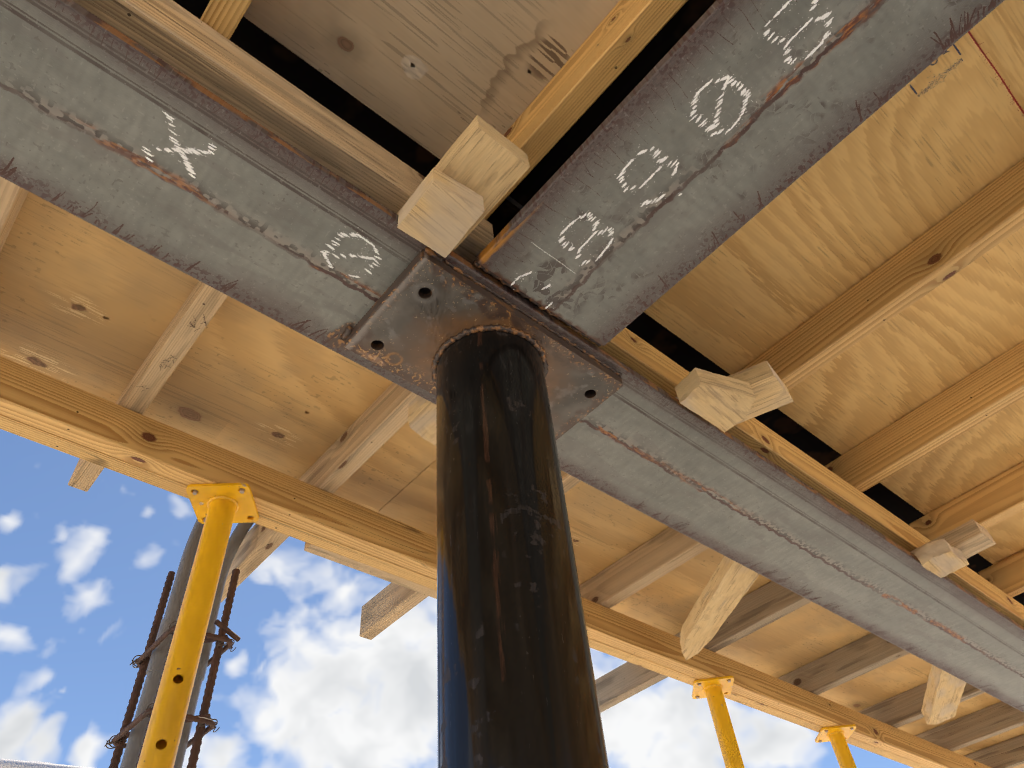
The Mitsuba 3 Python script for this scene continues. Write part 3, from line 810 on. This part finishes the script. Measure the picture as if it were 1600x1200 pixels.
def block(label, polys, mat='rough_cut', along=(0, 1), rough=.0016):
    key = thing('stub_block', label, 'wood block')
    names = ('plank', 'cleat')
    for i, (poly, z0, z1, m, rg) in enumerate(polys):
        v, f, u = chunk(poly, z0, z1, along if i == 0 else (1, .12), 60 + len(labels) + i, rg)
        put(names[i], (v, f), m or mat, key, uv=u)
    return key


block('large pale sawn block with a square cleat between the girder and the crossbeam',
      [([(.273, .276), (.357, .276), (.357, .53), (.273, .53)], BZ0, BZ1, None, .0010), ([(.261, .352), (.336, .345), (.339, .4315), (.263, .4315)], BZ0 - .0385, BZ0 - .0005, None, .0012)])
block('tilted pale block with a hacked cleat right of the crossbeam, above the girder edge',
      [([(.926, .300), (1.008, .316), (.925, .54), (.838, .52)], BZ0, BZ1, None, .0010), ([(.803, .370), (.905, .336), (.929, .380), (.927, .4200), (.810, .4200)], BZ0 - .0385, BZ0 - .0005, None, .0022)], along=(-.35, 1))
block('grey weathered block with a splintered cleat at the right edge of the girder',
      [([(1.705, .300), (1.778, .300), (1.785, .53), (1.705, .53)], BZ0, BZ1, 'used_wood', .0016), ([(1.640, .397), (1.650, .362), (1.690, .366), (1.728, .360), (1.738, .362), (1.736, .4300), (1.646, .4300)], BZ0 - .034, BZ0 - .0005, None, .0032)])
block('half hidden pale block with a rounded end behind the column top',
      [([(.500, .58), (.497, .742), (.512, .757), (.540, .765), (.582, .77), (.582, .58)], BZ0, BZ1, None, .0022)])
block('long pale wedge with a pointed splintered tip, right of the column',
      [([(1.268, .60), (1.508, .982), (1.560, 1.035), (1.594, 1.053), (1.592, 1.01), (1.562, .94), (1.352, .575)], BZ0, BZ1, None, .0030)], along=(.5, .84))
block('short pale split block under the girder near the lower right corner',
      [([(2.20, .640), (2.568, .876), (2.602, .902), (2.630, .885), (2.625, .822), (2.25, .575)], BZ0 - .01, BZ1, None, .004)], along=(.83, .55))

# ------------------------------------------------------------------ plywood deck
PZ0, PZ1 = 1.080, 1.098
YB, XL, XR = -2.3, -1.9, 4.9


def sheet(label, x0, x1, y0, y1, mat, seed, holes=(), group=None):
    poly = sg.box(x0 + .0008, y0 + .0008, x1 - .0008, y1 - .0008)
    for cx, cy, r in holes:
        pts = [(cx + r * (1 + .35 * math.sin(k * 2.3 + cx * 50)) * math.cos(k * .5), cy + .7 * r * (1 + .3 * math.cos(k * 1.7)) * math.sin(k * .5)) for k in range(12)]
        poly = poly.difference(sg.Polygon(pts).buffer(0))
    v, f, u = slab_poly(poly, PZ0, PZ1, seed)
    return tag(put('plywood_sheet', (v, f), mat, uv=u), label, 'plywood', group)


sheet('grey stained plywood sheet with a torn hole, upper left between girder and crossbeam', XL, .4035, YB, .4195, 'grey_plywood', 1, [(.208, .329, .0045), (.343, .231, .004)])
p_new = sheet('bright boldly grained plywood sheet right of the crossbeam, with a blue ink stamp', .645, 3.08, -.2175, .4265, 'new_plywood', 3)
sheet('bright plywood sheet beyond the red dyed seam at the upper right', .645, 3.08, YB, -.2175, 'new_plywood', 4)
sheet('bright plywood sheet at the right picture edge', 3.08, XR, YB, .4265, 'new_plywood', 5)
sheet('tan scuffed plywood sheet with knots, below the girder on the left', XL, .738, .690, 1.405, 'used_plywood', 7, [(.043, 1.021, .005), (.441, 1.022, .005)])
sheet('tan plywood sheet with water stains, below the girder right of the column', .738, 3.176, .690, 1.405, 'used_plywood', 8, [(1.858, 1.037, .004)])
sheet('tan plywood sheet at the lower right corner', 3.176, XR, .690, 1.405, 'used_plywood', 9)
cs = m3.Manifold.cube([XR - XL, 1.40 - YB, .115]).translate([XL, YB, PZ1 + .001]) - m3.Manifold.cube([9, .27, .0575]).translate([-4, .4196, PZ1 - .001]) - m3.Manifold.cube([.241, 3, .0575]).translate([.4036, -2.5, PZ1 - .001])  # unseen slab, added to stop sun leaking between plywood and top flanges
put('sun_block_slab', cs, 'slab_grey')
tag('sun_block_slab', 'unseen grey slab added over the plywood deck to keep sun out of the gaps', 'slab')

# red dye along the seam, splattered to both sides
dye = [ribbon([(a, -.2172 + .0006 * math.sin(a * 40)) for a in np.linspace(.66, 1.5, 120)], .0016 + .0010 * nrg.random(120), PZ0 - .0003)]
for k in range(240):
    a = .66 + .84 * rng.random()
    dye.append(twig(a, -.2172, rng.gauss(0, .5), rng.choice([-1, 1, 1]), .002 + .006 * rng.random() ** 2, .0006, PZ0 - .0003, rng))
tag(put('red_dye', join(dye), 'red_dye', p_new), 'thin red dyed line along the sheet edge', None, None, 'stuff')
# smudged ink stamp, mostly behind the crossbeam
ink = []


def letters(text, x, y, h):
    m = meshkit.text_mesh(text, h, .0003, True)
    v = np.array(m.vertices)
    ink.append((np.stack([x + v[:, 0], y - v[:, 1], PZ0 - .0001 - v[:, 2]], 1), np.array(m.faces)))   # read from below


letters('BY', .7925, -.1765, .0085)
letters('D', .7985, -.1570, .0105)
for (x0, y0), (x1, y1) in (((.800, -.1935), (.826, -.1935)), ((.806, -.121), (.829, -.1205))):
    ink.append(ribbon([(x0 + (x1 - x0) * k / 8, y0 + (y1 - y0) * k / 8) for k in range(9)], .0016 + .0012 * nrg.random(9), PZ0 - .0003))
for k in range(330):
    t_ = rng.random()
    s_ = .0022 + .004 * math.exp(-((t_ - .55) / .12) ** 2)
    ink.append(dab(.834 + rng.gauss(0, s_) , -.192 + .072 * t_, PZ0 - .0003, rng.gauss(0, .3), 1, .0012 + .0018 * rng.random(), .0004 + .0005 * rng.random(), rng))
put('ink_stamp', join(ink), 'ink', p_new)

# ------------------------------------------------------------------ yellow shore posts
YZ = .9045


def post(x, y, turn, label, holes=()):
    key = thing('shore_post', label, 'post')
    R, r = .024, .0205
    n = 64
    top = YZ - .0062
    tb = m3.Manifold.cylinder(top + EYE - .006, R, R, n).translate([0, 0, -EYE + .006]) - m3.Manifold.cylinder(top + EYE - .05, r, r, n).translate([0, 0, -EYE])
    for hz, az in holes:
        hcut = m3.Manifold.cylinder(.10, .0075, .0075, 24).rotate([90, 0, 0]).translate([0, .05, 0]).rotate([0, 0, az]).translate([0, 0, hz])
        tb = tb - hcut
    put('tube', tb.translate([x, y, 0]), 'yellow_paint', key, smooth=30)
    c = m3.CrossSection.square([.113 - .024, .113 - .024], True).offset(.012, m3.JoinType.Round, circular_segments=24)
    pl = m3.Manifold.extrude(c, .006).translate([0, 0, YZ - .006])
    for sx in (-1, 1):
        for sy in (-1, 1):
            pl = pl - m3.Manifold.cylinder(.05, .0065, .0065, 20).translate([sx * .042, sy * .042, YZ - .03])
    put('top_plate', pl.rotate([0, 0, turn]).translate([x, y, 0]), 'yellow_paint', key, smooth=30)
    wv = tube([(x + (R + .0015) * math.cos(a), y + (R + .0015) * math.sin(a), top - .001) for a in np.linspace(0, 2 * np.pi, 41)[:-1]], .0034 + .0006 * np.sin(np.arange(40) * 2.1), 7, True)
    put('weld_ring', wv, 'yellow_paint', key, smooth=True)
    ca, sa = math.cos(math.radians(turn)), math.sin(math.radians(turn))
    for sx, sy in ((-1, -1), (1, 1), (-1, 1)):
        qx, qy = x + ca * sx * .042 - sa * sy * .042, y + sa * sx * .042 + ca * sy * .042
        nl = trimesh.creation.cylinder(.0042, .006, sections=12); nl.apply_translation([qx + .001, qy, YZ - .007])
        put('nail', nl, 'nail_steel', key)
    b_ = trimesh.creation.box([.15, .15, .006]); b_.apply_translation([x, y, -EYE + .003])
    put('base_plate', b_, 'yellow_paint', key)


post(.367, 1.156, 52, 'large yellow steel shore post at the left with two pin holes', [(.551, -17.4 - 0), (.455, -17.4)])
post(1.844, 1.154, 43, 'yellow shore post just right of the black column')
post(2.490, 1.153, 47, 'small yellow shore post farthest right, near the lower edge')

# ------------------------------------------------------------------ rebar cage and conduits
cage = thing('rebar_cage', 'rusty rebar cage with tied stirrups behind the left yellow post', 'rebar cage')


def rebar(x, y, z0, z1, r=.0072):
    n = int((z1 - z0) / .0045)
    z = np.linspace(z0, z1, n)
    rr = np.where(np.arange(n) % 3 == 0, r + .0013, r)
    rr[0] = rr[-1] = r
    k = nrg.random(2) * .004
    return tube(np.stack([x + k[0] * np.sin(z * 1.7), y + k[1] * np.cos(z * 1.3), z], 1), rr, 10)


K = .86                                  # the cage stands close outside the shore beam
for bx, by, top in ((.470, 1.756, 1.112), (.4735, 1.585, 1.050), (.577, 1.600, 1.074), (.582, 1.752, 1.06)):
    put('bar', rebar(bx * K, by * K, -EYE + .0, top * K, .0072), 'rusty_bar', cage, smooth=60)


def stirrup(z, tilt, seed):
    r = random.Random(seed)
    x0, x1, y0, y1, c = .459 * K, .596 * K, 1.565 * K, 1.772 * K, .016
    pts = []
    for cx, cy, a0 in ((x1 - c, y1 - c, 0), (x0 + c, y1 - c, 90), (x0 + c, y0 + c, 180), (x1 - c, y0 + c, 270)):
        for k in range(7):
            a = math.radians(a0 + 15 * k)
            pts.append((cx + c * math.cos(a), cy + c * math.sin(a), z + tilt[0] * (cx - .455) + tilt[1] * (cy - 1.43)))
    pts = np.array(pts + [pts[0]])
    L = np.r_[0, np.cumsum(np.linalg.norm(np.diff(pts, axis=0), axis=1))]
    s = np.arange(0, L[-1], .004)
    P = np.stack([np.interp(s, L, pts[:, i]) for i in range(3)], 1)
    rr = np.where(np.arange(len(s)) % 3 == 0, .0053, .0045)
    put('stirrup', tube(P[:-1], rr[:-1], 9, True), 'rusty_bar', cage, smooth=60)
    for hx, hy, dx, dy in ((x1 - .01, y0 + .012, -.045, .055), (x0 + .008, y1 - .012, .05, -.045)):   # hooked ends turned into the core
        put('hook', tube([(hx, hy, z + .012), (hx + dx * .5, hy + dy * .5, z + .013), (hx + dx, hy + dy, z + .014)], .0052, 8), 'rusty_bar', cage, smooth=60)
    for wx, wy in ((x0 + .006, y1 - .008), (x1 - .006, y0 + .02), (x0 + .012, y0 + .012)):
        w = []
        for q in range(2):
            t = np.linspace(0, 2 * np.pi * 1.6, 40)
            w.append(tube(np.stack([wx + (.012 + .004 * r.random()) * np.cos(t + q), wy + (.011 + .003 * r.random()) * np.sin(t + q), z + .006 * np.sin(t * 1.3 + q * 2) + q * .003], 1), .0010, 6))
        t = np.linspace(0, 1, 22)
        ox = -1 if wx < .455 else 1
        w.append(tube(np.stack([wx + ox * (.010 + .009 * t) + .0025 * np.sin(t * 9), wy + .003 * np.cos(t * 9), z - .004 + .004 * np.sin(t * 8)], 1), .0009, 6))
        put('wire_tie', join(w), 'tie_wire', cage, smooth=True)


stirrup(.872 * K, (.05, .02), 1)
stirrup(.692 * K, (.0, .03), 2)
for z in (.44, .28, .12, -.05, -.3, -.6, -.9, -1.2):
    stirrup(z, (.02, .01), int(z * 100) + 500)
extra = tube([(.545 * K, 1.56 * K, .905 * K), (.612 * K, 1.575 * K, .886 * K)], .005, 8)
put('hook', extra, 'rusty_bar', cage, smooth=60)


def conduit(x, y, zbend, label, lean):
    key = thing('conduit', label, 'conduit')
    R = .0143
    x, y = x * K, y * K
    pts = [(x, y, -EYE), (x, y, 0), (x, y, .5), (x, y, zbend - .05)]
    rad = .26
    for k in range(1, 13):
        a = math.radians(k * 5.2)
        pts.append((x + lean * (1 - math.cos(a)) * rad, y - rad * (1 - math.cos(a)), zbend - .05 + rad * math.sin(a)))
    e = np.array(pts[-1]) - np.array(pts[-2]); e /= np.linalg.norm(e)
    pts.append(tuple(np.array(pts[-1]) + e * .10))
    P = np.array(pts)
    L = np.r_[0, np.cumsum(np.linalg.norm(np.diff(P, axis=0), axis=1))]
    s = np.r_[np.linspace(0, L[3], 20)[:-1], np.linspace(L[3], L[-1], 40)]
    put('pipe', tube(np.stack([np.interp(s, L, P[:, i]) for i in range(3)], 1), R, 24), 'grey_pvc', key, smooth=40)
    zc = .955 * K
    put('coupling', tube([(x, y, zc - .11), (x, y, zc - .003), (x, y, zc), (x, y, zc + .004)], [R + .0028, R + .0028, R + .0022, R + .0006], 24), 'grey_pvc', key, smooth=40)


conduit(.489, 1.705, 1.00, 'grey plastic conduit bending left of the big yellow post', .10)
conduit(.570, 1.680, .97, 'grey plastic conduit seen right of the big yellow post', .35)

# ------------------------------------------------------------------ white pipe rail far left
rail = thing('guard_rail', 'white pipe guard rail just visible at the lower left corner', 'rail')
P0, P1 = azel(7.0, 0) * 3.02, azel(17.0, 0) * 3.02
dirr = (P1 - P0) / np.linalg.norm(P1 - P0)
ends = [P0 - dirr * 1.6, P1 + dirr * .3]
zr = 1.035
put('top_rail', tube([(ends[0][0], ends[0][1], zr), (ends[1][0], ends[1][1], zr)], .021, 20), 'white_metal', rail, smooth=40)
put('middle_rail', tube([(ends[0][0], ends[0][1], zr - .55), (ends[1][0], ends[1][1], zr - .55)], .019, 20), 'white_metal', rail, smooth=40)
joint = azel(10.85, 0) * 3.02
put('coupling', tube([tuple(joint - dirr * .028 + [0, 0, zr]), tuple(joint + dirr * .028 + [0, 0, zr])], .0265, 20), 'white_metal', rail, smooth=40)
for e_ in (ends[0] + dirr * .05, joint, ends[1] - dirr * .05):
    put('rail_post', tube([(e_[0], e_[1], -EYE), (e_[0], e_[1], zr - .0215)], .0205, 20), 'white_metal', rail, smooth=40)
